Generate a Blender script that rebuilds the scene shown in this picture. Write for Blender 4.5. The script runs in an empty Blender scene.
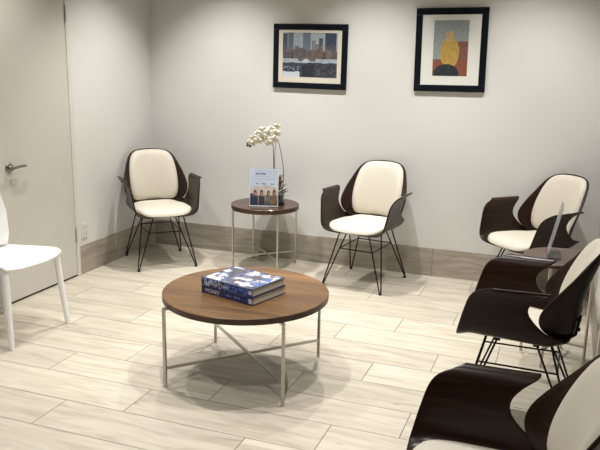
import bpy, bmesh, math, random
from mathutils import Vector, Matrix, noise
C = bpy.context.scene.collection
sc = bpy.context.scene
PI = math.pi
H = 1.55
random.seed(7)

# ------------------------------------------------------------------ materials
def newmat(name):
    m = bpy.data.materials.new(name); m.use_nodes = True
    nt = m.node_tree; b = nt.nodes['Principled BSDF']
    return m, nt, b
def nd(nt, t, **kw):
    n = nt.nodes.new(t)
    for k, v in kw.items(): setattr(n, k, v)
    return n
def math_n(nt, op, a, b=None, c=None):
    n = nt.nodes.new('ShaderNodeMath'); n.operation = op
    for i, v in enumerate((a, b, c)):
        if v is None: continue
        if isinstance(v, (int, float)): n.inputs[i].default_value = v
        else: nt.links.new(v, n.inputs[i])
    return n.outputs[0]
def simple(name, col, rough=.5, metal=0, bump=0, bscale=300, coat=0, var=0, spec=None):
    m, nt, b = newmat(name)
    b.inputs['Base Color'].default_value = (*col, 1)
    b.inputs['Roughness'].default_value = rough
    b.inputs['Metallic'].default_value = metal
    b.inputs['Coat Weight'].default_value = coat
    if spec is not None: b.inputs['Specular IOR Level'].default_value = spec
    tc = nd(nt, 'ShaderNodeTexCoord')
    nz = nd(nt, 'ShaderNodeTexNoise'); nz.inputs['Scale'].default_value = bscale
    nt.links.new(tc.outputs['Object'], nz.inputs['Vector'])
    if bump:
        bp = nd(nt, 'ShaderNodeBump'); bp.inputs['Strength'].default_value = bump
        bp.inputs['Distance'].default_value = .002
        nt.links.new(nz.outputs['Fac'], bp.inputs['Height']); nt.links.new(bp.outputs[0], b.inputs['Normal'])
    if var:
        n2 = nd(nt, 'ShaderNodeTexNoise'); n2.inputs['Scale'].default_value = 6
        nt.links.new(tc.outputs['Object'], n2.inputs['Vector'])
        r = nd(nt, 'ShaderNodeValToRGB'); e = r.color_ramp.elements
        e[0].position = .3; e[1].position = .7
        e[0].color = (*[c * (1 - var) for c in col], 1); e[1].color = (*[min(1, c * (1 + var)) for c in col], 1)
        nt.links.new(n2.outputs['Fac'], r.inputs[0]); nt.links.new(r.outputs[0], b.inputs['Base Color'])
    return m

def tile_material(name, W, L, y0, x0, step, cols, grout, axis='XY', rough=.42, extra=None):
    """wood-look porcelain: rows of width W across one axis, planks of length L, third-stagger."""
    m, nt, b = newmat(name)
    geo = nd(nt, 'ShaderNodeNewGeometry'); sp = nd(nt, 'ShaderNodeSeparateXYZ')
    nt.links.new(geo.outputs['Position'], sp.inputs[0])
    X = sp.outputs['XYZ'.index(axis[0])]; Y = sp.outputs['XYZ'.index(axis[1])]
    ry = math_n(nt, 'DIVIDE', math_n(nt, 'SUBTRACT', Y, y0), W)
    row = math_n(nt, 'FLOOR', ry); fy = math_n(nt, 'FRACT', ry)
    rx = math_n(nt, 'DIVIDE', math_n(nt, 'SUBTRACT', math_n(nt, 'SUBTRACT', X, x0), math_n(nt, 'MULTIPLY', row, step)), L)
    col = math_n(nt, 'FLOOR', rx); fx = math_n(nt, 'FRACT', rx)
    dy = math_n(nt, 'MULTIPLY', math_n(nt, 'MINIMUM', fy, math_n(nt, 'SUBTRACT', 1, fy)), W)
    dx = math_n(nt, 'MULTIPLY', math_n(nt, 'MINIMUM', fx, math_n(nt, 'SUBTRACT', 1, fx)), L)
    d = math_n(nt, 'MINIMUM', dx, dy)
    g = nd(nt, 'ShaderNodeMapRange'); g.inputs['From Min'].default_value = .0012; g.inputs['From Max'].default_value = .0027
    nt.links.new(d, g.inputs['Value'])
    cmb = nd(nt, 'ShaderNodeCombineXYZ'); nt.links.new(row, cmb.inputs[0]); nt.links.new(col, cmb.inputs[1])
    wn = nd(nt, 'ShaderNodeTexWhiteNoise'); wn.noise_dimensions = '3D'; nt.links.new(cmb.outputs[0], wn.inputs['Vector'])
    ws = nd(nt, 'ShaderNodeSeparateColor'); nt.links.new(wn.outputs['Color'], ws.inputs[0])
    # grain coordinates, each plank sampling its own part of the grain
    gx = math_n(nt, 'ADD', X, math_n(nt, 'MULTIPLY', ws.outputs[0], 37))
    gy = math_n(nt, 'ADD', Y, math_n(nt, 'MULTIPLY', ws.outputs[1], 53))
    v = nd(nt, 'ShaderNodeCombineXYZ')
    nt.links.new(math_n(nt, 'MULTIPLY', gx, 1.6), v.inputs[0]); nt.links.new(math_n(nt, 'MULTIPLY', gy, 13), v.inputs[1])
    n1 = nd(nt, 'ShaderNodeTexNoise'); n1.inputs['Scale'].default_value = 1.5; n1.inputs['Detail'].default_value = 7
    n1.inputs['Roughness'].default_value = .62; n1.inputs['Distortion'].default_value = .9
    nt.links.new(v.outputs[0], n1.inputs['Vector'])
    r1 = nd(nt, 'ShaderNodeValToRGB'); e = r1.color_ramp.elements
    e[0].position = .30; e[0].color = (*cols[0], 1); e[1].position = .66; e[1].color = (*cols[2], 1)
    k = e.new(.47); k.color = (*cols[1], 1)
    nt.links.new(n1.outputs['Fac'], r1.inputs[0])
    # fine fibres
    v2 = nd(nt, 'ShaderNodeCombineXYZ')
    nt.links.new(math_n(nt, 'MULTIPLY', gx, 5), v2.inputs[0]); nt.links.new(math_n(nt, 'MULTIPLY', gy, 120), v2.inputs[1])
    n2 = nd(nt, 'ShaderNodeTexNoise'); n2.inputs['Scale'].default_value = 1; n2.inputs['Detail'].default_value = 4
    nt.links.new(v2.outputs[0], n2.inputs['Vector'])
    fib = math_n(nt, 'ADD', math_n(nt, 'MULTIPLY', n2.outputs['Fac'], .26), .87)
    # knots
    vo = nd(nt, 'ShaderNodeTexVoronoi'); vo.inputs['Scale'].default_value = 1.0
    v3 = nd(nt, 'ShaderNodeCombineXYZ')
    nt.links.new(math_n(nt, 'MULTIPLY', gx, 2.0), v3.inputs[0]); nt.links.new(math_n(nt, 'MULTIPLY', gy, 4.2), v3.inputs[1])
    nt.links.new(v3.outputs[0], vo.inputs['Vector'])
    kn = nd(nt, 'ShaderNodeMapRange'); kn.inputs['From Min'].default_value = .02; kn.inputs['From Max'].default_value = .07
    kn.inputs['To Min'].default_value = .55
    nt.links.new(vo.outputs['Distance'], kn.inputs['Value'])
    tone = math_n(nt, 'ADD', math_n(nt, 'MULTIPLY', ws.outputs[2], .16), .90)
    mul = math_n(nt, 'MULTIPLY', math_n(nt, 'MULTIPLY', fib, kn.outputs[0]), tone)
    vm = nd(nt, 'ShaderNodeVectorMath'); vm.operation = 'SCALE'
    nt.links.new(r1.outputs[0], vm.inputs[0]); nt.links.new(mul, vm.inputs['Scale'])
    mx = nd(nt, 'ShaderNodeMix'); mx.data_type = 'RGBA'
    mx.inputs[6].default_value = (*grout, 1)
    nt.links.new(g.outputs[0], mx.inputs[0]); nt.links.new(vm.outputs[0], mx.inputs[7])
    nt.links.new(mx.outputs[2], b.inputs['Base Color'])
    b.inputs['Roughness'].default_value = rough
    bp = nd(nt, 'ShaderNodeBump'); bp.inputs['Strength'].default_value = .5; bp.inputs['Distance'].default_value = .0015
    nt.links.new(g.outputs[0], bp.inputs['Height']); nt.links.new(bp.outputs[0], b.inputs['Normal'])
    return m

def wood_material(name, dark, mid, light, rough=.4, scale=(2.0, 22.0), coat=0.0, axis=0, dist=.8, planks=0, spec=.5):
    m, nt, b = newmat(name)
    tc = nd(nt, 'ShaderNodeTexCoord'); mp = nd(nt, 'ShaderNodeMapping')
    s = [scale[1]] * 3; s[axis] = scale[0]
    mp.inputs['Scale'].default_value = s
    nt.links.new(tc.outputs['Object'], mp.inputs[0])
    n1 = nd(nt, 'ShaderNodeTexNoise'); n1.inputs['Scale'].default_value = 1; n1.inputs['Detail'].default_value = 6
    n1.inputs['Roughness'].default_value = .65; n1.inputs['Distortion'].default_value = dist
    nt.links.new(mp.outputs[0], n1.inputs[0])
    r = nd(nt, 'ShaderNodeValToRGB'); e = r.color_ramp.elements
    e[0].position = .28; e[0].color = (*dark, 1); e[1].position = .72; e[1].color = (*light, 1)
    k = e.new(.5); k.color = (*mid, 1)
    nt.links.new(n1.outputs['Fac'], r.inputs[0])
    out = r.outputs[0]
    if planks:
        sp = nd(nt, 'ShaderNodeSeparateXYZ'); nt.links.new(tc.outputs['Object'], sp.inputs[0])
        row = math_n(nt, 'FLOOR', math_n(nt, 'DIVIDE', sp.outputs[1], planks))
        wn = nd(nt, 'ShaderNodeTexWhiteNoise'); wn.noise_dimensions = '1D'; nt.links.new(row, wn.inputs['W'])
        vm = nd(nt, 'ShaderNodeVectorMath'); vm.operation = 'SCALE'
        nt.links.new(out, vm.inputs[0])
        nt.links.new(math_n(nt, 'ADD', math_n(nt, 'MULTIPLY', wn.outputs['Value'], .35), .82), vm.inputs['Scale'])
        out = vm.outputs[0]
    nt.links.new(out, b.inputs['Base Color'])
    b.inputs['Roughness'].default_value = rough; b.inputs['Coat Weight'].default_value = coat
    b.inputs['Coat Roughness'].default_value = .18
    b.inputs['Specular IOR Level'].default_value = spec
    return m

def art_material(name, rough=.4, coat=0.0):
    m, nt, b = newmat(name)
    a = nd(nt, 'ShaderNodeAttribute'); a.attribute_name = 'Col'
    nt.links.new(a.outputs['Color'], b.inputs['Base Color'])
    b.inputs['Roughness'].default_value = rough; b.inputs['Coat Weight'].default_value = coat
    b.inputs['Coat Roughness'].default_value = .05
    return m
def glass_material(name, tint=(1, 1, 1), rough=.0, ior=1.49):
    m, nt, b = newmat(name)
    b.inputs['Base Color'].default_value = (*tint, 1); b.inputs['Transmission Weight'].default_value = 1
    b.inputs['Roughness'].default_value = rough; b.inputs['IOR'].default_value = ior
    return m

M = {}
M['wall'] = simple('wall_paint', (.70, .695, .675), .75, bump=.05, bscale=220)
M['ceiling'] = simple('ceiling_paint', (.42, .415, .40), .9)  # out-of-view ceiling, darkened so less light bounces back
M['wall_far'] = simple('unseen_wall_dimmed', (.25, .245, .235), .8)  # unseen walls, made dark to cut bounced light
M['door'] = simple('door_paint', (.60, .575, .52), .45, bump=.02, bscale=80)
M['trim'] = simple('trim_paint', (.68, .65, .59), .4)
TW, TL = .2395, .8967
M['floor'] = tile_material('wood_look_tile', TW, TL, 2.2785, -1.147, TL / 3,
    ((.40, .354, .280), (.52, .470, .385), (.60, .55, .462)), (.15, .13, .11))
M['base_b'] = tile_material('baseboard_tile', .30, 1.24, -.05, -.907 + .05, 0,
    ((.26, .225, .18), (.37, .325, .27), (.46, .415, .355)), (.2, .175, .15), 'XZ', .45)
M['base_l'] = tile_material('baseboard_tile_side', .30, 1.24, -.05, 4.62, 0,
    ((.26, .225, .18), (.37, .325, .27), (.46, .415, .355)), (.2, .175, .15), 'YZ', .45)
M['veneer'] = wood_material('espresso_veneer', (.010, .0042, .0022), (.018, .0078, .0040), (.031, .0135, .0070), .30, (3, 60), .0, axis=1, spec=.25)
M['veneer_edge'] = M['veneer']
M['cushion'] = simple('cream_leatherette', (.65, .60, .51), .55, bump=.12, bscale=260)
M['black'] = simple('black_steel', (.008, .008, .009), .35, .6)
M['rubber'] = simple('black_rubber', (.01, .01, .01), .7)
M['walnut'] = wood_material('walnut_top', (.070, .032, .010), (.145, .070, .022), (.235, .124, .042), .42, (1.6, 16), .08, axis=0, planks=.11)
M['walnut_edge'] = wood_material('walnut_edge', (.030, .012, .006), (.05, .021, .010), (.08, .035, .018), .4, (2, 20), .1)
M['walnut_dark'] = wood_material('dark_walnut_top', (.034, .015, .008), (.060, .027, .014), (.095, .044, .024), .33, (2.2, 24), .3, axis=0)
M['nickel'] = simple('brushed_nickel', (.50, .475, .43), .34, 1.0)
M['steel_dark'] = simple('satin_nickel_handle', (.30, .28, .25), .3, 1.0)
M['white_plastic'] = simple('white_polypropylene', (.86, .86, .85), .38)
M['frame'] = simple('black_lacquer_frame', (.003, .005, .009), .45, spec=.2)
M['mat_board'] = simple('cream_mat_board', (.66, .62, .53), .9)
M['mat_white'] = simple('white_mat_board', (.70, .70, .66), .9)
M['art'] = art_material('printed_paper', .5, .6)
M['print'] = art_material('printed_cover', .32, .5)
M['pages'] = simple('book_pages', (.66, .62, .54), .9, bump=.3, bscale=900)
M['navy'] = simple('navy_boards', (.012, .022, .07), .35, coat=.4)
M['acrylic'] = glass_material('clear_acrylic', (.96, .98, 1))
M['frosted'] = glass_material('hazy_acrylic', (.95, .97, 1), .35)
M['glassblue'] = glass_material('tinted_glass', (.70, .84, .86), 0, 1.45)
M['stem'] = simple('orchid_stem', (.035, .045, .022), .5)
M['petal'] = simple('orchid_petal', (.86, .83, .74), .55)
M['lip'] = simple('orchid_lip', (.50, .36, .10), .5)
M['bud'] = simple('orchid_bud', (.06, .06, .03), .5)
M['leaf'] = simple('dry_leaf', (.20, .13, .085), .6, var=.3)
M['moss'] = simple('pot_bark', (.16, .11, .07), .95, bump=.8, bscale=60, var=.4)
M['plate'] = simple('outlet_plate', (.70, .68, .63), .4)
M['slot'] = simple('dark_slot', (.02, .02, .02), .6)
M['gap_shade'] = simple('painted_gap_shade', (.012, .011, .010), .8)  # near-black colour standing in for shade in the door gaps
def emis(name, col, s):
    m, nt, b = newmat(name); b.inputs['Emission Color'].default_value = (*col, 1); b.inputs['Emission Strength'].default_value = s
    return m
M['lens'] = emis('downlight_lens', (1, .93, .82), 6)

# ------------------------------------------------------------------ mesh helpers
def link(name, bm, mat, parent=None, smooth=False):
    me = bpy.data.meshes.new(name); bm.normal_update(); bm.to_mesh(me); bm.free()
    mats = mat if isinstance(mat, (list, tuple)) else [mat]
    for k in mats: me.materials.append(k)
    if smooth:
        for p in me.polygons: p.use_smooth = True
    o = bpy.data.objects.new(name, me); C.objects.link(o)
    if parent: o.parent = parent
    return o
def weighted(o, ang=35):
    me = o.data
    for p in me.polygons: p.use_smooth = True
    me.set_sharp_from_angle(angle=math.radians(ang))
def box(bm, lo, hi, bev=0, mat=None, seg=2, mi=0):
    g = bmesh.ops.create_cube(bm, size=1)
    vs = g['verts']
    for v in vs:
        v.co = Vector([(lo[i] + hi[i]) / 2 + v.co[i] * (hi[i] - lo[i]) for i in range(3)])
    fs = list({f for v in vs for f in v.link_faces})
    if bev:
        es = list({e for v in vs for e in v.link_edges})
        r = bmesh.ops.bevel(bm, geom=es, offset=bev, segments=seg, profile=.5, affect='EDGES')
        vs = list({v for f in r['faces'] for v in f.verts} | {v for v in vs if v.is_valid}); fs = list({f for v in vs for f in v.link_faces})
    for f in fs: f.material_index = mi
    if mat is not None: bmesh.ops.transform(bm, matrix=mat, verts=vs)
    return vs
def tube(bm, pts, r, n=10, caps=True, closed=False):
    pts = [Vector(p) for p in pts]; N = len(pts)
    rr = r if isinstance(r, (list, tuple)) else [r] * N
    rings = []; up = None
    for i, p in enumerate(pts):
        if closed: t = (pts[(i + 1) % N] - pts[i - 1]).normalized()
        else: t = (pts[min(i + 1, N - 1)] - pts[max(i - 1, 0)]).normalized()
        if up is None:
            a = Vector((0, 0, 1)) if abs(t.z) < .9 else Vector((1, 0, 0)); up = (a - t * a.dot(t)).normalized()
        else: up = (up - t * up.dot(t)).normalized()
        s = t.cross(up)
        rings.append([bm.verts.new(p + (up * math.cos(2 * PI * k / n) + s * math.sin(2 * PI * k / n)) * rr[i]) for k in range(n)])
    M_ = N if closed else N - 1
    for i in range(M_):
        a, b = rings[i], rings[(i + 1) % N]
        for k in range(n): bm.faces.new((a[k], a[(k + 1) % n], b[(k + 1) % n], b[k]))
    if caps and not closed:
        bm.faces.new(rings[0][::-1]); bm.faces.new(rings[-1])
def lathe(bm, prof, n=32, axis=Matrix.Identity(4)):
    rings = []
    for r, z in prof:
        if r < 1e-6: rings.append([bm.verts.new(axis @ Vector((0, 0, z)))])
        else: rings.append([bm.verts.new(axis @ Vector((r * math.cos(2 * PI * k / n), r * math.sin(2 * PI * k / n), z))) for k in range(n)])
    for a, b in zip(rings, rings[1:]):
        for k in range(n):
            k2 = (k + 1) % n
            if len(a) == 1 and len(b) == 1: continue
            if len(a) == 1: bm.faces.new((a[0], b[k], b[k2])) if False else bm.faces.new((b[k2], b[k], a[0]))
            elif len(b) == 1: bm.faces.new((a[k], a[k2], b[0]))
            else: bm.faces.new((a[k], a[k2], b[k2], b[k]))
    bmesh.ops.recalc_face_normals(bm, faces=bm.faces)
def crom(pts, n):
    """Catmull-Rom resample of a tuple polyline to n points"""
    m = len(pts) - 1; out = []
    for i in range(n):
        t = i / (n - 1) * m; k = min(int(t), m - 1); f = t - k
        p0 = pts[max(k - 1, 0)]; p1 = pts[k]; p2 = pts[k + 1]; p3 = pts[min(k + 2, m)]
        out.append(tuple(.5 * ((2 * b) + (-a + c) * f + (2 * a - 5 * b + 4 * c - d) * f * f + (-a + 3 * b - 3 * c + d) * f ** 3)
                         for a, b, c, d in zip(p0, p1, p2, p3)))
    return out
def interp(tab, x):
    if x <= tab[0][0]: return tab[0][1]
    for (a, p), (b, q) in zip(tab, tab[1:]):
        if x <= b:
            f = (x - a) / (b - a); return p + (q - p) * f
    return tab[-1][1]
def sm(tab, x, w=.012):   # lightly smoothed interpolation
    return (interp(tab, x - w) + 2 * interp(tab, x) + interp(tab, x + w)) / 4
def thing(name, label, cat, loc=(0, 0, 0), rz=0, group=None):
    o = bpy.data.objects.new(name, None); C.objects.link(o); o.empty_display_size = .1
    o.location = loc; o.rotation_euler = (0, 0, rz); o['label'] = label; o['category'] = cat
    if group: o['group'] = group
    return o
def struct(name, bm, m, parent=None):
    o = link(name, bm, m, parent)
    if parent is None: o['kind'] = 'structure'
    return o
def copy_tree(o, parent=None):
    c = o.copy(); C.objects.link(c); c.parent = parent
    for ch in [x for x in bpy.data.objects if x.parent == o]: copy_tree(ch, c)
    return c

# rasterised printed matter: a fine grid of coloured cells on a flat sheet
def sheet(name, w, h, nx, ny, painter, mat, parent, mtx=None, curve=None):
    bm = bmesh.new(); cl = bm.loops.layers.float_color.new('Col')
    vs = [[bm.verts.new((w * (i / nx - .5), 0, h * (j / ny))) for i in range(nx + 1)] for j in range(ny + 1)]
    for j in range(ny):
        for i in range(nx):
            f = bm.faces.new((vs[j][i], vs[j][i + 1], vs[j + 1][i + 1], vs[j + 1][i]))
            c = painter((i + .5) / nx, (j + .5) / ny)
            for l in f.loops: l[cl] = (*c, 1)
    if mtx is not None: bmesh.ops.transform(bm, matrix=mtx, verts=bm.verts)
    return link(name, bm, mat, parent)
def srgb(r, g, b):
    return tuple(((c / 255) / 12.92 if c / 255 <= .04045 else ((c / 255 + .055) / 1.055) ** 2.4) for c in (r, g, b))
def mixc(a, b, t): t = max(0, min(1, t)); return tuple(x + (y - x) * t for x, y in zip(a, b))
def nz(x, y, s=1, seed=0): return noise.noise(Vector((x * s + seed * 17.3, y * s - seed * 9.1, seed * 3.7)))

# ------------------------------------------------------------------ the room
XL, XR, YB, YF, ZC = -3.20, .245, 5.178, -1.6, 2.75
def slab(name, lo, hi, m):
    bm = bmesh.new(); box(bm, lo, hi); return struct(name, bm, m)
slab('floor', (XL - .1, YF - .1, -.1), (1.3, YB + .1, 0), M['floor'])
slab('ceiling', (XL - .1, YF - .1, ZC), (1.3, YB + .1, ZC + .1), M['ceiling'])
slab('wall_back', (XL - .1, YB, 0), (XR + .1, YB + .1, ZC), M['wall'])
slab('wall_left', (XL - .1, YF, 0), (XL, YB, ZC), M['wall'])
slab('wall_right', (XR, 3.62, 0), (XR + .1, YB, ZC), M['wall'])
slab('wall_return', (XR + .1, 3.62, 0), (1.3, 3.72, ZC), M['wall_far'])
slab('wall_side', (1.2, YF, 0), (1.3, 3.62, ZC), M['wall_far'])
slab('wall_front', (XL, YF - .1, 0), (1.3, YF, ZC), M['wall_far'])
BH = .208
slab('baseboard_back', (XL + .012, YB - .012, 0), (XR - .012, YB, BH), M['base_b'])
DH, DL = 4.118, 3.348      # door hinge edge and latch edge
slab('baseboard_left', (XL, DH + .045, 0), (XL + .012, YB, BH), M['base_l'])
slab('baseboard_right', (XR - .012, 3.62, 0), (XR, YB - .012, BH), M['base_l'])
slab('trim_corner', (XR - .02, 3.56, 0), (XR + .1, 3.62, ZC), M['trim'])

bm = bmesh.new()     # slim door frame
box(bm, (XL - .001, DH + .004, 0), (XL + .016, DH + .042, 2.13), .003)
box(bm, (XL - .001, DL - .042, 0), (XL + .016, DL - .004, 2.13), .003)
box(bm, (XL - .001, DL - .042, 2.094), (XL + .016, DH + .042, 2.132), .003)
struct('trim_1', bm, M['trim'])
bm = bmesh.new(); box(bm, (XL, DL - .004, .0005), (XL + .004, DH + .004, 2.094)); struct('door_gap_shade', bm, M['gap_shade'])  # black sheet behind the door, paints the shade in its gaps
bm = bmesh.new(); box(bm, (XL + .004, DL, .014), (XL + .014, DH, 2.09), .002)
door = struct('door_1', bm, M['door'])
for z in (1.80, .30):
    bm = bmesh.new()
    tube(bm, [(XL + .019, DH + .001, z - .045), (XL + .019, DH + .001, z + .045)], .0065, 10)
    for k in (-1, 1): tube(bm, [(XL + .019, DH + .001, z + k * .045), (XL + .019, DH + .001, z + k * .053)], .0045, 8)
    struct('hinge', bm, M['nickel'], door)
HY, HZ = 3.515, .86
hd = bpy.data.objects.new('door_handle', None)
bm = bmesh.new()
lathe(bm, [(0, 0), (.030, 0), (.031, .004), (.027, .010), (.013, .013), (.012, .040), (.010, .044), (0, .044)], 28,
      Matrix.Translation((XL + .014, HY, HZ)) @ Matrix.Rotation(PI / 2, 4, 'Y'))
tube(bm, [(XL + .050, HY - .006, HZ), (XL + .052, HY + .02, HZ + .001), (XL + .052, HY + .06, HZ + .004), (XL + .050, HY + .10, HZ + .002), (XL + .046, HY + .118, HZ - .001)],
     [.0105, .0095, .0085, .0085, .006], 12)
o = struct('door_handle', bm, M['steel_dark'], door); weighted(o)

# wall outlet
t = thing('wall_outlet', 'cream double power outlet low on the left wall between door and corner', 'outlet', (XL, 4.235, .31))
bm = bmesh.new(); box(bm, (0, -.036, -.058), (.006, .036, .058), .003); link('cover_plate', bm, M['plate'], t)
for k in (-1, 1):
    bm = bmesh.new(); box(bm, (.005, -.017, k * .024 - .014), (.008, .017, k * .024 + .014), .004)
    s = link('socket', bm, M['plate'], t)
    bm = bmesh.new()
    for yy in (-.007, .007): box(bm, (.0078, yy - .0014, k * .024 - .004), (.0085, yy + .0014, k * .024 + .006))
    link('slot', bm, M['slot'], s)

# ------------------------------------------------------------------ armchair
def make_chair(label):
    t = thing('armchair', label, 'chair', group=None)
    # seat and arms: one bent sheet
    half = [(0, .411), (.07, .411), (.13, .412), (.186, .418), (.216, .437), (.227, .465), (.231, .50), (.235, .54), (.240, .582), (.248, .615), (.260, .638), (.276, .651), (.294, .654)]
    half = crom(half, 30)
    prof = [(-x, z) for x, z in half[:0:-1]] + half
    YFt = [(0, -.255), (.03, -.25), (.10, -.232), (.17, -.212), (.20, -.198), (.215, -.184), (.226, -.166), (.234, -.145), (.240, -.118), (.243, -.088)]
    YRt = [(0, .215), (.02, .195), (.045, .150), (.075, .095), (.105, .060), (.14, .032), (.175, .034), (.203, .058), (.224, .085), (.236, .108), (.243, .122)]
    bm = bmesh.new(); NV = 20; rows = []
    for x, z in prof:
        h = z - .411
        if abs(x) < .14: h = 0
        yf, yr = sm(YFt, h), sm(YRt, h)
        if h <= .012: yf += .03 * (x / .17) ** 2 * 0 ; yr = .215 - .25 * max(0, abs(x) - .06) ** 1.2
        r = []
        for k in range(NV + 1):
            y = yf + (yr - yf) * k / NV
            wgt = max(0, 1 - h / .2)
            zz = z - .05 * (y + .1) * wgt - (max(0, -y - .2) * .35) * wgt
            if y > .12: zz += (y - .12) * .45 * wgt
            r.append(bm.verts.new((x + (y * .06 if x > 0 else -y * .06) * -min(1, h / .2), y, zz)))
        rows.append(r)
    for a, b in zip(rows, rows[1:]):
        for k in range(NV): bm.faces.new((a[k], a[k + 1], b[k + 1], b[k]))
    bmesh.ops.recalc_face_normals(bm, faces=bm.faces)
    o = link('seat_shell', bm, M['veneer'], t, True)
    s = o.modifiers.new('thick', 'SOLIDIFY'); s.thickness = .010; s.offset = 0
    s = o.modifiers.new('bev', 'BEVEL'); s.width = .0025; s.segments = 2; s.limit_method = 'ANGLE'; s.angle_limit = math.radians(50)
    # seat cushion
    def rr(ang, a, b, n):
        c, s_ = math.cos(ang), math.sin(ang)
        return (abs(c / a) ** n + abs(s_ / b) ** n) ** (-1 / n)
    bm = bmesh.new(); NA, NR = 64, 10; rings = []; hgt = .034
    def shz(x, y):
        z = .411 + (.009 * (abs(x) / .19) ** 3) - .05 * (y + .1) - max(0, -y - .2) * .35
        return z + max(0, y - .12) * .45
    cen = bm.verts.new((0, -.03, shz(0, -.03) + .008 + hgt))
    rad = [.15, .3, .45, .6, .72, .82, .9, .955, .985, 1.0]
    for q in rad:
        ring = []
        for k in range(NA):
            a = 2 * PI * k / NA; R_ = rr(a, .210, .222, 4.0) * q
            x, y = R_ * math.cos(a), -.033 + R_ * math.sin(a)
            x *= 1 - .06 * max(0, (y - .0)) / .2
            up = hgt * (1 - q ** 9) ** .5 if q < 1 else 0
            ring.append(bm.verts.new((x, y, shz(x, y) + .008 + max(up, 0) - .004 * q * q)))
        rings.append(ring)
    low = [bm.verts.new((v.co.x * .985, v.co.y, v.co.z - .006)) for v in rings[-1]]; rings.append(low)
    for k in range(NA): bm.faces.new((cen, rings[0][k], rings[0][(k + 1) % NA]))
    for a, b in zip(rings, rings[1:]):
        for k in range(NA): bm.faces.new((a[k], b[k], b[(k + 1) % NA], a[(k + 1) % NA]))
    bm.faces.new(rings[-1][::-1])
    link('seat_cushion', bm, M['cushion'], t, True)
    # back shell
    def bsurf(a, tt, off=0):
        R_ = .225 + .16 * max(0, tt) ** 1.3
        th = a / R_
        yb = .218 + .105 * tt - .02 * math.sin(PI * tt)
        tilt = math.atan2(.105, .41)
        p = Vector((R_ * math.sin(th), yb - R_ * (1 - math.cos(th)), .425 + .410 * tt))
        n = Vector((-math.sin(th), -math.cos(th), math.sin(tilt) * .8)).normalized()
        return p + n * off
    half = [(0, 0), (.09, .0), (.165, .02), (.225, .075), (.268, .15), (.292, .235), (.298, .32), (.291, .40), (.274, .49), (.252, .59), (.228, .69), (.206, .79), (.182, .88), (.142, .955), (.08, .99), (0, 1)]
    def ring_outline(half, n):
        hp = crom(half, n); return hp + [(-a, b) for a, b in hp[-2:0:-1]]
    def patch(half, off, c0, rad, offf=None, n=40):
        ol = ring_outline(half, n); bm = bmesh.new(); N = len(ol)
        cen = bm.verts.new(bsurf(0, c0, off if offf is None else offf(0))); rings = []
        for q in rad:
            rings.append([bm.verts.new(bsurf(a * q, c0 + (b - c0) * q, off if offf is None else offf(q))) for a, b in ol])
        for k in range(N): bm.faces.new((cen, rings[0][k], rings[0][(k + 1) % N]))
        for a, b in zip(rings, rings[1:]):
            for k in range(N): bm.faces.new((a[k], b[k], b[(k + 1) % N], a[(k + 1) % N]))
        return bm, rings
    bm, _ = patch(half, 0, .45, [i / 12 for i in range(1, 13)])
    bmesh.ops.recalc_face_normals(bm, faces=bm.faces)
    o = link('back_shell', bm, M['veneer'], t, True)
    s = o.modifiers.new('thick', 'SOLIDIFY'); s.thickness = .010; s.offset = 0
    s = o.modifiers.new('bev', 'BEVEL'); s.width = .0025; s.segments = 2; s.limit_method = 'ANGLE'; s.angle_limit = math.radians(50)
    halfc = [(0, .055), (.10, .057), (.165, .085), (.196, .16), (.207, .30), (.206, .45), (.199, .60), (.187, .74), (.168, .86), (.13, .945), (.07, .974), (0, .978)]
    bm, rings = patch(halfc, 0, .5, [.15, .3, .45, .6, .72, .82, .89, .94, .97, .99, 1.0], lambda q: .006 + .036 * (max(0, 1 - q ** 10)) ** .5)
    bmesh.ops.recalc_face_normals(bm, faces=bm.faces)
    link('back_cushion', bm, M['cushion'], t, True)
    # bracket joining back and seat
    bm = bmesh.new()
    for sx in (-.06, .06):
        tube(bm, [(sx, .10, .396), (sx, .19, .400), (sx, .224, .43), (sx, .236, .52)], .006, 8)
        for z in (.455, .50): tube(bm, [(sx, .222, z), (sx, .240, z)], .009, 10)
    box(bm, (-.085, .08, .389), (.085, .13, .398), .002)
    o = link('back_bracket', bm, M['black'], t, True); weighted(o)
    # hairpin legs
    tops = {-1: [(.075, -.135), (.150, -.085)], 1: [(.085, .125), (.160, .075)]}
    ringp = {}
    for sx in (-1, 1):
        for sy in (-1, 1):
            foot = Vector((sx * .215, -.222 if sy < 0 else .252, .014))
            bm = bmesh.new()
            A = Vector((sx * tops[sy][0][0], tops[sy][0][1], .398)); B = Vector((sx * tops[sy][1][0], tops[sy][1][1], .398))
            d = (B - A).normalized() * .009
            tube(bm, [A, A.lerp(foot, .97) - d * .6, foot - d * .45, foot + Vector((0, 0, -.004)), foot + d * .45, B.lerp(foot, .97) + d * .6, B], .0048, 8)
            for P in (A, B): box(bm, (P.x - .02, P.y - .013, .394), (P.x + .02, P.y + .013, .4005))
            lg = link('leg', bm, M['black'], t); weighted(lg, 40)
            bm = bmesh.new(); lathe(bm, [(0, 0), (.0115, 0), (.012, .006), (.009, .014), (.006, .017), (0, .017)], 14, Matrix.Translation((foot.x, foot.y, 0)))
            g = link('foot_glide', bm, M['rubber'], lg)
            ringp[(sx, sy)] = A.lerp(foot, .34)
    bm = bmesh.new()
    P = [ringp[k] for k in ((-1, -1), (1, -1), (1, 1), (-1, 1))]
    for a, b in zip(P, P[1:] + P[:1]): tube(bm, [a, b], .0042, 8)
    o = link('stretcher', bm, M['black'], t); weighted(o, 40)
    return t

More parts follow.
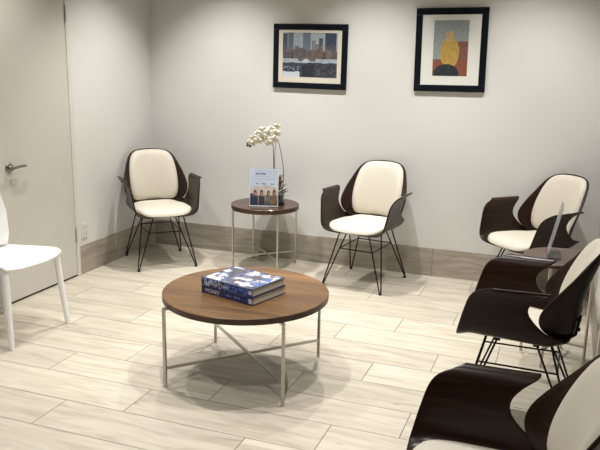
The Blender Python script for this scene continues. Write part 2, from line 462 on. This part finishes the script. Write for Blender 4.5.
chair0 = make_chair('')
chairs = [
    ((-1.275, 4.825), -8, 'dark-shell cream-cushioned armchair by back wall, right of the small orchid table'),
    ((-2.855, 4.700), 44, 'dark-shell cream-cushioned armchair in the far left corner'),
    ((-.160, 4.82), -43, 'dark-shell armchair in the far right corner, partly behind the clear sign stand'),
    ((-.118, 3.19), -91, 'dark-shell armchair seen side-on, middle of the three along the right'),
    ((-.100, 1.82), -85, 'nearest dark-shell armchair, cut off by bottom right of the photo'),
]
for i, ((x, y), a, lab) in enumerate(chairs):
    c = chair0 if i == 0 else copy_tree(chair0)
    c.location = (x, y, 0); c.rotation_euler = (0, 0, math.radians(a)); c['label'] = lab
    c['group'] = 'matching bentwood armchairs'

# ------------------------------------------------------------------ tables
def table(name, label, cx, cy, rz, R, ztop, thick, half, mtop, medge, bar=.013, inset=0):
    t = thing(name, label, 'table', (cx, cy, 0), math.radians(rz))
    bm = bmesh.new()
    lathe(bm, [(0, ztop), (R - .003, ztop), (R, ztop - .003)], 96)
    for f in bm.faces: f.material_index = 0
    n0 = len(bm.faces)
    lathe(bm, [(R, ztop - .003), (R, ztop - thick + .002), (R - .002, ztop - thick), (0, ztop - thick)], 96)
    bm.faces.ensure_lookup_table()
    for f in bm.faces:
        c = f.calc_center_median()
        f.material_index = 0 if c.z > ztop - .0016 else 1
    bmesh.ops.remove_doubles(bm, verts=bm.verts, dist=1e-5)
    o = link('tabletop', bm, [mtop, medge], t); weighted(o, 30)
    zl = ztop - thick
    for sx in (-1, 1):
        for sy in (-1, 1):
            bm = bmesh.new(); b = bar / 2
            box(bm, (sx * half - b, sy * half - b, 0), (sx * half + b, sy * half + b, zl), .0012)
            link('leg', bm, M['nickel'], t)
    # top crossing bars and low X stretcher
    for k, (z) in enumerate((zl - .006,)):
        bm = bmesh.new()
        for s in (1, -1):
            L = half * 1.4142
            m = Matrix.Rotation(s * PI / 4, 4, 'Z')
            box(bm, (-L, -b, z - .006), (L, b, z + .006 - (0 if s > 0 else .0004)), 0, m)
        link('top_frame', bm, M['nickel'], t)
    return t, half, zl
CT = .428
ct, hf, zl = table('coffee_table', 'low round walnut-topped coffee table with slim metal legs and crossing bars', -1.42, 3.122, 3.0, .408, CT, .031, .296, M['walnut'], M['walnut_edge'], .014)
# sloping braces from rim to opposite foot, as seen through the legs
bm = bmesh.new(); b = .006
def sbar(bm, p, q, w=.012):
    p, q = Vector(p), Vector(q); d = q - p; L = d.length
    m = Matrix.Translation((p + q) / 2) @ d.to_track_quat('X', 'Z').to_matrix().to_4x4()
    box(bm, (-L / 2, -w / 2, -w / 2), (L / 2, w / 2, w / 2), 0, m)
sbar(bm, (-hf, -hf, .095), (hf, hf, .095)); 
link('stretcher', bm, M['nickel'], ct)
bm = bmesh.new(); sbar(bm, (-hf, hf, .109), (hf, -hf, .109))
link('stretcher', bm, M['nickel'], ct)

ST = .486
st, hs, zs = table('side_table', 'small round dark-topped side table at back wall holding the orchid', -2.072, 4.895, -1, .252, ST, .034, .179, M['walnut_dark'], M['walnut_edge'], .012)
bm = bmesh.new(); sbar(bm, (-hs, -hs, .10), (hs, hs, .10), .010); link('stretcher', bm, M['nickel'], st)
bm = bmesh.new(); sbar(bm, (-hs, hs, .112), (hs, -hs, .112), .010); link('stretcher', bm, M['nickel'], st)
S2 = .565
s2, h2, z2 = table('side_table', 'small round dark-topped side table between the right-hand armchairs', .02, 3.91, 29, .19, S2, .022, .118, M['walnut_dark'], M['walnut_edge'], .012)
bm = bmesh.new(); sbar(bm, (-h2, -h2, .09), (h2, h2, .09), .010); link('stretcher', bm, M['nickel'], s2)
bm = bmesh.new(); sbar(bm, (-h2, h2, .102), (h2, -h2, .102), .010); link('stretcher', bm, M['nickel'], s2)

# ------------------------------------------------------------------ books on the coffee table
def book(label, loc, rz, L, D, T, cover, spine, text, tsize, tx):
    """L along the spine (local x), D away from the spine (+y), T thick"""
    t = thing('hardcover_book', label, 'book', loc, rz, 'books on the coffee table')
    bm = bmesh.new(); box(bm, (-L / 2 + .004, .004, .003), (L / 2 - .004, D - .004, T - .003))
    link('pages', bm, M['pages'], t)
    bm = bmesh.new()
    box(bm, (-L / 2, 0, 0), (L / 2, D, .003), .001); box(bm, (-L / 2, 0, T - .003), (L / 2, D, T), .001); box(bm, (-L / 2, -.002, 0), (L / 2, .0025, T), .001)
    c = link('cover', bm, M['navy'], t)
    sheet('cover_print', L - .002, D - .002, 72, 56, cover, M['print'], c, Matrix.Translation((0, .001, T + .0004)) @ Matrix.Rotation(-PI / 2, 4, 'X'))
    sheet('spine_print', L - .002, T - .002, 90, 10, spine, M['print'], c, Matrix.Translation((0, -.0024, .001)))
    cu = bpy.data.curves.new('title', 'FONT'); cu.body = text; cu.size = tsize; cu.extrude = .0002; cu.space_character = 1.02
    me_o = bpy.data.objects.new('tmp', cu); C.objects.link(me_o)
    dg = bpy.context.evaluated_depsgraph_get(); me = bpy.data.meshes.new_from_object(me_o.evaluated_get(dg))
    bpy.data.objects.remove(me_o)
    me.materials.clear(); me.materials.append(M['plate'])
    o = bpy.data.objects.new('title', me); C.objects.link(o); o.parent = c
    o.location = (tx, -.0030, T * .22); o.rotation_euler = (PI / 2, 0, 0)
    return t
def cover_city(u, v):
    # aerial plan of blue water and pale blocks under a dark border
    if u < .03 or u > .97 or v < .03 or v > .97: return srgb(24, 40, 84)
    n = nz(u, v, 5, 2) + .5 * nz(u, v, 13, 3)
    c = srgb(70, 92, 142)
    if n > .02: c = srgb(176, 180, 186)
    if n > .16: c = srgb(214, 214, 210)
    if n < -.25: c = srgb(34, 44, 70)
    if abs(nz(u, v, 7, 9)) < .07: c = srgb(104, 82, 68)
    if .55 < u < .9 and .12 < v < .24: c = srgb(205, 208, 216)
    if u > .8 and v > .2 and n < .15: c = srgb(70, 98, 168)
    return c
def spine_blue(u, v):
    n = nz(u * 6, v, 4, 5); c = srgb(34, 70, 150)
    if n > .1: c = srgb(70, 110, 186)
    if n < -.2: c = srgb(22, 42, 98)
    if u > .93: c = srgb(198, 204, 220) if .25 < v < .8 else srgb(30, 60, 130)
    if .03 < u < .42 and n > .22: c = srgb(176, 196, 224)
    return c
def spine_navy(u, v):
    n = nz(u * 6, v, 4, 8); c = srgb(24, 48, 118)
    if n < -.15: c = srgb(16, 30, 80)
    if u > .93 and .2 < v < .85: c = srgb(200, 206, 222)
    if .5 < u < .78 and .35 < v < .6 and n > -.1: c = srgb(110, 134, 190)
    return c
# corner estimates in the world give the pose of the stack
BK = dict(rz=math.radians(-16.5))
book('blue hardcover book lying on the coffee table under the other book', (-1.451, 2.966, CT), BK['rz'], .323, .25, .038, cover_city, spine_navy, 'MONEY', .027, -.135)
book('blue hardcover book with aerial photo cover, topmost on the coffee table', (-1.452, 2.967, CT + .0385), BK['rz'] + .01, .321, .248, .038, cover_city, spine_blue, 'MANHATTAN', .0245, -.140)

# ------------------------------------------------------------------ framed pictures
def picture(label, cx, cz, w, h, fw, mat_m, aw, ah, az, painter, nx, ny, cat='framed picture', tilt=0):
    t = thing('framed_picture', label, cat, (cx, YB, cz), 0)
    t.rotation_euler = (0, tilt, 0)
    bm = bmesh.new()
    d = .020
    for lo, hi in (((-w / 2, -d, h / 2 - fw), (w / 2, -.002, h / 2)), ((-w / 2, -d, -h / 2), (w / 2, -.002, -h / 2 + fw)),
                   ((-w / 2, -d, -h / 2 + fw), (-w / 2 + fw, -.002, h / 2 - fw)), ((w / 2 - fw, -d, -h / 2 + fw), (w / 2, -.002, h / 2 - fw))):
        box(bm, lo, hi, .003)
    link('frame', bm, M['frame'], t)
    bm = bmesh.new()
    iw, ih = w / 2 - fw + .002, h / 2 - fw + .002
    # mat board with a bevelled window
    xs = (-iw, -aw / 2, aw / 2, iw); zs_ = (-ih, az - ah / 2, az + ah / 2, ih)
    for i in range(3):
        for j in range(3):
            if i == 1 and j == 1: continue
            box(bm, (xs[i], -.016, zs_[j]), (xs[i + 1], -.013, zs_[j + 1]))
    bmesh.ops.remove_doubles(bm, verts=bm.verts, dist=1e-5)
    link('mat_board', bm, mat_m, t)
    sheet('print', aw + .004, ah + .004, nx, ny, painter, M['art'], t, Matrix.Translation((0, -.0125, az - ah / 2 - .002)))
    return t
def winter_park(u, v):
    g = nz(u, v, 24, 1) * .5 + nz(u, v, 55, 2) * .5
    sky = mixc(srgb(140, 150, 162), srgb(164, 174, 182), v)
    c = sky
    for (a, b, top, col) in ((.0, .09, .97, (62, 70, 84)), (.10, .20, 1.0, (88, 98, 112)), (.37, .51, 1.0, (104, 114, 128)), (.77, .97, 1.0, (52, 62, 82)),
                             (.22, .30, .70, (92, 96, 104)), (.53, .60, .82, (120, 124, 132)), (.60, .66, .74, (112, 112, 118)), (.66, .73, .88, (70, 78, 92)), (.30, .37, .66, (108, 90, 82))):
        if a <= u <= b and v < top:
            c = srgb(*col)
            if int(u * 90) % 3 == 0: c = mixc(c, srgb(120, 126, 138), .12)
    tl = .62 + .07 * nz(u, 0, 9, 4)
    if .34 < v < tl: c = mixc(srgb(70, 66, 68), srgb(104, 92, 86), .5 + g * 1.3)
    for tx, th, tw in ((.27, .95, .10), (.72, .72, .20), (.14, .66, .10), (.50, .66, .08), (.90, .74, .12), (.04, .75, .09)):
        if .36 < v < th and abs(u - tx) < tw * (.3 + .7 * math.sin(PI * min(1, (v - .36) / (th - .36)))):
            if nz(u, v, 48, tx) > .0: c = mixc(c, srgb(148, 122, 104) if tx == .72 else srgb(112, 114, 122), .45)
    for tx in (.05, .10, .16, .19, .74, .77): 
        if abs(u - tx - (v - .45) * .12) < .008 and .36 < v < .56: c = srgb(38, 34, 36)
    if v < .42:
        c = mixc(srgb(186, 194, 206), srgb(130, 140, 156), .5 + g)
        if v > .38 and .3 < u < .36: c = srgb(110, 110, 118)
    # stone bridge with one arch
    bx = (u - .45) / .16
    if abs(bx) < 1 and .36 < v < .47 - .05 * bx * bx: c = srgb(96, 92, 92)
    if ((u - .435) / .065) ** 2 + ((v - .36) / .055) ** 2 < 1: c = srgb(186, 192, 200)
    wl = .33 + .02 * nz(u, 0, 6, 6)
    if v < wl:
        c = mixc(srgb(30, 38, 50), srgb(66, 76, 90), .5 + g * 1.4)
        if u > .62 and g > .14: c = srgb(96, 84, 76)
        if .36 < u < .58 and v < .28: c = mixc(c, srgb(18, 20, 26), .7)
    if u < .32 and v < .13 + .02 * nz(u, 0, 8, 8) - .1 * max(0, u - .26): c = srgb(196, 202, 212)
    if u < .32 and .16 < v < .24 and g > .05: c = srgb(126, 136, 152)
    return c
def colour_study(u, v):
    # plain abstract patches: grey-blue field, brick band, ochre mass, dark foot
    g = nz(u, v, 14, 3) * .6 + nz(u, v, 40, 5) * .4
    c = mixc(srgb(128, 138, 142), srgb(152, 158, 156), .5 + g)
    if v < .62 and u > .62: c = mixc(srgb(112, 72, 66), srgb(136, 92, 82), .5 + g)
    if v < .30: c = mixc(srgb(120, 68, 52), srgb(142, 86, 64), .5 + g)
    e = ((u - .48) / (.27 + .03 * nz(u, v, 5, 1))) ** 2 + ((v - .42) / .28) ** 2
    if e < 1: c = mixc(srgb(166, 134, 60), srgb(188, 158, 84), .5 + g)
    if abs(u - .46) < .10 and .62 < v < .80: c = mixc(srgb(176, 142, 92), srgb(196, 164, 116), .5 + g)
    e = ((u - .40) / .36) ** 2 + ((v - .04) / .18) ** 2
    if e < 1: c = mixc(srgb(24, 32, 40), srgb(44, 54, 62), .5 + g)
    return c
picture('landscape-format black-framed print of a snowy city park with a stone bridge', -1.842, 1.556, .574, .464, .043, M['mat_board'], .425, .318, .010, winter_park, 100, 74, 'framed picture', math.radians(.4))
picture('upright black-framed print with an ochre patch on grey and brick red', -.819, 1.617, .488, .560, .045, M['mat_white'], .236, .372, .012, colour_study, 64, 96, 'framed picture', math.radians(-.6))

# ------------------------------------------------------------------ acrylic sign holders
def holder(label, loc, rz, w, h, lean=.14, brochure=None, base=.08, th=.003, mat=None):
    t = thing('sign_holder', label, 'sign holder', loc, rz)
    bm = bmesh.new()
    # L-shaped bent sheet: foot plate and leaning panel
    box(bm, (-w / 2, -.004, 0), (w / 2, base, th), .0008)
    m = Matrix.Translation((0, 0, .001)) @ Matrix.Rotation(-lean, 4, 'X')
    box(bm, (-w / 2, -th, 0), (w / 2, 0, h), .0008, m)
    link('acrylic_panel', bm, mat or M['acrylic'], t)
    if brochure:
        br = sheet('brochure', w - .006, h - .008, 72, 92, brochure, M['print'], None, Matrix.Translation((0, -.0045, .005)) @ Matrix.Rotation(-lean, 4, 'X'))
        br.location = loc; br.rotation_euler = (0, 0, rz)
        br['label'] = 'blue and white printed brochure with a row of people, standing before the orchid'; br['category'] = 'brochure'
        s = br.modifiers.new('thick', 'SOLIDIFY'); s.thickness = .0006; s.offset = -1
    return t
def brochure(u, v):
    c = mixc(srgb(206, 212, 220), srgb(176, 188, 208), v)
    if u < .17: c = mixc(srgb(150, 174, 208), srgb(190, 204, 226), v)
    if u < .02 or u > .98 or v < .02 or v > .985: return srgb(226, 232, 240)
    # heading bars (lettering too small to read in the photo)
    if abs(v - .865) < .012 and .20 < u < .56 and int(u * 120) % 7: c = srgb(70, 84, 140)
    if abs(v - .80) < .007 and .20 < u < .72 and int(u * 120) % 5: c = srgb(132, 146, 190)
    if abs(v - .72) < .008 and .20 < u < .88 and int(u * 120) % 6: c = srgb(120, 140, 196)
    if abs(v - .665) < .007 and .20 < u < .52 and int(u * 120) % 5: c = srgb(140, 150, 186)
    if abs(v - .60) < .010 and (.21 < u < .31 or .40 < u < .58 or .72 < u < .86): c = srgb(66, 72, 100)
    if v < .48 + .08 * math.sin(u * 3):
        c = mixc(srgb(196, 186, 180), srgb(150, 146, 152), abs(nz(u, v, 6, 2)))
    # a row of people in soft focus
    for hx, hy, skin, hair, top in ((.19, .34, (176, 128, 106), (44, 36, 36), (52, 66, 88)), (.42, .35, (170, 120, 98), (52, 38, 34), (70, 60, 60)),
                                    (.66, .33, (178, 134, 112), (72, 52, 42), (140, 134, 136)), (.86, .36, (150, 118, 92), (58, 50, 44), (172, 140, 78))):
        if abs(u - hx) < .105 - .25 * max(0, v - .24) and v < .27: c = srgb(*top)
        if ((u - hx) / .058) ** 2 + ((v - hy - .012) / .080) ** 2 < 1: c = srgb(*hair)
        if ((u - hx - .008) / .036) ** 2 + ((v - hy + .008) / .055) ** 2 < 1: c = srgb(*skin)
    if .09 < v < .30: c = mixc(c, srgb(60, 56, 60), .6 + .3 * nz(u, v, 9, 4))
    if v < .09: c = mixc(srgb(46, 50, 60), c, .25)
    if u < .12 and v < .34: c = srgb(46, 62, 88)
    return c
holder('clear acrylic sign stand holding the brochure on the orchid table', (-2.033, 4.775, ST), math.radians(17), .213, .280, .13, brochure, .06)
holder('empty clear acrylic sign stand seen edge-on on the right side table', (-.048, 3.93, S2), math.radians(-88), .19, .275, .20, None, .065, .005, M['frosted'])

# ------------------------------------------------------------------ orchid
OX, OY = -1.986, 4.925
t = thing('potted_orchid', 'white orchid with two arching stems in a square glass pot behind the brochure', 'plant', (OX, OY, ST), math.radians(17))
bm = bmesh.new(); s = .052; hp = .10
for lo, hi in (((-s, -s, 0), (s, s, .006)), ((-s, -s, .006), (-s + .004, s, hp)), ((s - .004, -s, .006), (s, s, hp)), ((-s + .004, -s, .006), (s - .004, -s + .004, hp)), ((-s + .004, s - .004, .006), (s - .004, s, hp))):
    box(bm, lo, hi)
pot = link('pot', bm, M['glassblue'], t)
bm = bmesh.new(); bmesh.ops.create_grid(bm, x_segments=8, y_segments=8, size=s - .006)
for v in bm.verts: v.co.z = hp - .022 + .008 * nz(v.co.x, v.co.y, 60, 3)
r = bmesh.ops.extrude_face_region(bm, geom=bm.faces[:]); 
for v in [g for g in r['geom'] if isinstance(g, bmesh.types.BMVert)]: v.co.z = .008
bmesh.ops.recalc_face_normals(bm, faces=bm.faces)
link('bark', bm, M['moss'], t, True)
def leafblade(L, W, bend, m):
    bm = bmesh.new(); N = 10; rows = []
    for i in range(N + 1):
        q = i / N; w = W * math.sin(PI * min(1, q * .93 + .05)) ** .7; z = bend * math.sin(q * PI * .6); x = L * q
        rows.append([bm.verts.new((x, k * w / 2, z - .25 * w * (1 - abs(k)) )) for k in (-1, -.5, 0, .5, 1)])
    for a, b in zip(rows, rows[1:]):
        for k in range(4): bm.faces.new((a[k], a[k + 1], b[k + 1], b[k]))
    bmesh.ops.transform(bm, matrix=m, verts=bm.verts)
    return bm
for k, (rzz, el, zz, L, W) in enumerate(((-10, 38, .10, .075, .030), (-25, 20, .085, .08, .032), (15, 55, .12, .075, .028), (-5, 62, .15, .075, .026), (160, 50, .10, .06, .03), (70, 60, .11, .07, .03), (-40, 70, .16, .06, .024), (5, 15, .07, .075, .03))):
    bm = leafblade(L, W, .012, Matrix.Translation((.012, 0, zz)) @ Matrix.Rotation(math.radians(rzz), 4, 'Z') @ Matrix.Rotation(-math.radians(el), 4, 'Y'))
    o = link('leaf', bm, M['leaf'], t, True); s_ = o.modifiers.new('t', 'SOLIDIFY'); s_.thickness = .0015
# stems (local frame then blossoms along them); x to the right, z up
stemA = crom([(-.008, 0, .07), (-.028, 0, .20), (-.034, .0, .38), (-.040, 0, .455), (-.055, -.003, .49), (-.08, -.006, .508), (-.135, -.008, .49), (-.205, -.01, .455)], 40)
stemB = crom([(.030, .01, .07), (.042, .01, .22), (.028, .01, .34), (.004, .008, .45), (-.012, .005, .50), (-.03, 0, .54), (-.07, 0, .545)], 40)
stemC = crom([(-.004, 0, .07), (-.022, 0, .22), (-.024, 0, .36), (-.018, 0, .46), (-.02, 0, .51)], 30)
for sp_ in (stemA, stemB, stemC):
    bm = bmesh.new(); tube(bm, sp_, [.0030 - .0013 * i / len(sp_) for i in range(len(sp_))], 8); link('stem', bm, M['stem'], t, True)
def petal(bm, L, W, m):
    N = 6; rows = []
    for i in range(N + 1):
        q = i / N; w = W * (math.sin(PI * (q * .86 + .10))) ** .8
        rows.append([bm.verts.new(m @ Vector((k * w / 2, -.004 * math.sin(q * PI) + .16 * w * abs(k) ** 2, L * q))) for k in (-1, -.5, 0, .5, 1)])
    for a, b in zip(rows, rows[1:]):
        for k in range(4): bm.faces.new((a[k], a[k + 1], b[k + 1], b[k]))
fl = [(.040, -.03, .418, 12, .9), (.002, -.036, .398, -10, .9), (.062, -.022, .450, -14, .85), (.046, -.02, .455, 20, .95), (.026, -.03, .425, -5, 1.05), (-.004, -.034, .452, 8, 1.1), (-.012, -.03, .412, -12, 1.0), (-.040, -.03, .468, 10, 1.05), (-.046, -.034, .430, -8, 1.1),
      (-.078, -.03, .445, -18, 1.0), (-.082, -.034, .408, 5, .9), (-.112, -.03, .425, -15, .85), (-.122, -.03, .392, 12, .75), (.056, -.01, .492, 15, .75), (.018, -.02, .475, 0, .9), (-.148, -.028, .402, -20, .6)]
for k, (x, y, z, rot, sc_) in enumerate(fl):
    x = x * .95 - .066; z = .508 + (z - .44) * 1.25; sc_ *= 1.42
    m0 = Matrix.Translation((x, y, z)) @ Matrix.Rotation(math.radians(rot * 1.6), 4, 'Z') @ Matrix.Rotation(math.radians(rot), 4, 'Y') @ Matrix.Rotation(math.radians(18), 4, 'X')
    bm = bmesh.new()
    for ang, L, W, off in ((0, .026, .017, 0), (125, .025, .016, 0), (-125, .025, .016, 0), (68, .028, .030, -.002), (-68, .028, .030, -.002)):
        petal(bm, L * sc_, W * sc_, m0 @ Matrix.Translation((0, off, 0)) @ Matrix.Rotation(math.radians(ang), 4, 'Y') @ Matrix.Rotation(math.radians(8), 4, 'X'))
    o = link('blossom', bm, M['petal'], t, True); s_ = o.modifiers.new('t', 'SOLIDIFY'); s_.thickness = .0008
    bm = bmesh.new(); bmesh.ops.create_icosphere(bm, subdivisions=2, radius=.0048 * sc_)
    for v in bm.verts: v.co.z *= 1.5
    bmesh.ops.transform(bm, matrix=m0 @ Matrix.Translation((0, -.005, -.004)), verts=bm.verts)
    link('lip', bm, M['lip'], o, True)
for x, z, s_ in ((-.150, .372, .008), (-.168, .378, .0075), (-.178, .362, .007), (-.160, .345, .010), (-.180, .345, .007)):
    bm = bmesh.new(); x -= .045; z += .085; s_ *= 1.2; bmesh.ops.create_icosphere(bm, subdivisions=2, radius=s_)
    for v in bm.verts: v.co = Vector((v.co.x + x, v.co.y - .01, v.co.z * 1.25 + z))
    tube(bm, [(x, -.01, z), (x + .014, -.009, z + .02)], .0012, 6)
    link('bud', bm, M['bud'], t, True)

# ------------------------------------------------------------------ white plastic chair
t = thing('plastic_chair', 'white moulded plastic chair in front of the door', 'chair', (-2.898, 3.11, 0), math.radians(88))
# local: facing -y
def wseat(u, v):   # u -1..1 across, v 0 front .. 1 rear
    wv = interp([(0, .215), (.12, .219), (.3, .214), (.6, .198), (1, .170)], v)
    x = wv * u
    y = -.225 + .40 * v - (1 - u * u) * .03 * (1 - v)
    z = .438 + .012 * (1 - v) - .018 * math.sin(PI * v) * (1 - u * u) + (.012 * abs(u) ** 4) - .02 * (max(0, .12 - v) / .12) ** 2
    return Vector((x, y, z))
bm = bmesh.new(); N = 16
g = [[bm.verts.new(wseat(-1 + 2 * i / N, j / N)) for i in range(N + 1)] for j in range(N + 1)]
for j in range(N):
    for i in range(N): bm.faces.new((g[j][i], g[j][i + 1], g[j + 1][i + 1], g[j + 1][i]))
o = link('seat', bm, M['white_plastic'], t, True)
s_ = o.modifiers.new('t', 'SOLIDIFY'); s_.thickness = .018; s_.offset = -1
s_ = o.modifiers.new('b', 'BEVEL'); s_.width = .006; s_.segments = 3; s_.limit_method = 'ANGLE'; s_.angle_limit = math.radians(45)
def wback(a, tt):
    z = .455 + .37 * tt; w = interp([(0, .165), (.15, .19), (.5, .205), (.8, .185), (1, .14)], tt)
    x = w * a; y = .130 + .065 * tt - .0 - .05 * a * a * 0 + .035 * (1 - a * a)
    return Vector((x, y, z))
bm = bmesh.new(); NX, NZ = 20, 24; gg = {}
def vv(i, j):
    if (i, j) not in gg:
        a = -1 + 2 * i / NX; q = j / NZ
        if q > .8: a *= math.sqrt(max(.0, 1 - ((q - .8) / .2) ** 2)) * .75 + .25
        gg[(i, j)] = bm.verts.new(wback(a, q))
    return gg[(i, j)]
for j in range(NZ):
    for i in range(NX):
        a = -1 + (2 * i + 1) / NX; q = (j + .5) / NZ
        if abs(a) < .72 and .02 < q < .17: continue          # opening above the seat
        bm.faces.new((vv(i, j), vv(i + 1, j), vv(i + 1, j + 1), vv(i, j + 1)))
o = link('backrest', bm, M['white_plastic'], t, True)
s_ = o.modifiers.new('t', 'SOLIDIFY'); s_.thickness = .014; s_.offset = 0
s_ = o.modifiers.new('b', 'BEVEL'); s_.width = .004; s_.segments = 2; s_.limit_method = 'ANGLE'; s_.angle_limit = math.radians(45)
for sx in (-1, 1):
    for top, ft in (((.195, -.195, .432), (.222, -.232, 0)), ((.155, .165, .432), (.195, .235, 0))):
        bm = bmesh.new(); A = Vector((sx * top[0], top[1], top[2])); B = Vector((sx * ft[0], ft[1], ft[2]))
        pts = [A.lerp(B, q / 8) for q in range(9)]
        tube(bm, pts, [.020 - .0065 * q / 8 for q in range(9)], 14)
        for v in bm.verts:
            if v.co.z < .02: v.co.z = max(v.co.z, 0)
        o = link('leg', bm, M['white_plastic'], t); weighted(o, 50)

# ------------------------------------------------------------------ light
LIGHTS = [(-2.45, 4.46, 2.0), (-1.36, 4.46, 2.0), (-.30, 4.46, 1.6), (-2.66, 3.22, 1.1), (-1.62, 2.88, 1.4), (-.74, 3.08, 1.4), (-2.1, 1.6, 1.0), (-.70, 1.5, .9), (.4, .6, .4)]
for x, y, k in LIGHTS:
    d = thing('ceiling_downlight', 'round recessed downlight in the ceiling above the photo', 'ceiling light', (x, y, ZC), 0, 'recessed downlights')
    bm = bmesh.new(); lathe(bm, [(.045, -.001), (.062, -.001), (.064, -.004), (.060, -.007), (.045, -.004), (.045, -.001)], 32); link('trim_ring', bm, M['ceiling'], d, True)
    bm = bmesh.new(); lathe(bm, [(0, -.002), (.045, -.002), (.045, -.0005), (0, -.0005)], 32); link('lens', bm, M['lens'], d)
    ld = bpy.data.lights.new('downlight', 'SPOT'); ld.energy = 76 * k; ld.color = (1, .978, .93)
    ld.spot_size = math.radians(92 if y > 4.4 else 102); ld.spot_blend = .8; ld.shadow_soft_size = .028
    lo = bpy.data.objects.new('downlight_lamp', ld); C.objects.link(lo); lo.parent = d; lo.location = (0, 0, -.02)
w = bpy.data.worlds.new('world'); sc.world = w; w.use_nodes = True
w.node_tree.nodes['Background'].inputs[0].default_value = (.9, .92, 1, 1); w.node_tree.nodes['Background'].inputs[1].default_value = .15

# ------------------------------------------------------------------ camera
th, ro, ya = math.radians(12.97), math.radians(1.11), math.radians(-20.12)
fwd = Vector((math.sin(ya) * math.cos(th), math.cos(ya) * math.cos(th), -math.sin(th)))
right = Vector((math.cos(ya), -math.sin(ya), 0)); up = right.cross(fwd)
r_ = right * math.cos(ro) + up * math.sin(ro); u_ = -right * math.sin(ro) + up * math.cos(ro)
cd = bpy.data.cameras.new('camera'); cd.sensor_width = 36; cd.lens = 728 / 600 * 36; cd.clip_start = .05
co = bpy.data.objects.new('camera', cd); C.objects.link(co)
mw = Matrix((( r_.x, u_.x, -fwd.x, 0), (r_.y, u_.y, -fwd.y, 0), (r_.z, u_.z, -fwd.z, H), (0, 0, 0, 1)))
co.matrix_world = mw
sc.camera = co
vs = sc.view_settings; vs.view_transform = 'Standard'; vs.look = 'None'; vs.gamma = 1; vs.exposure = .06; vs.use_curve_mapping = False
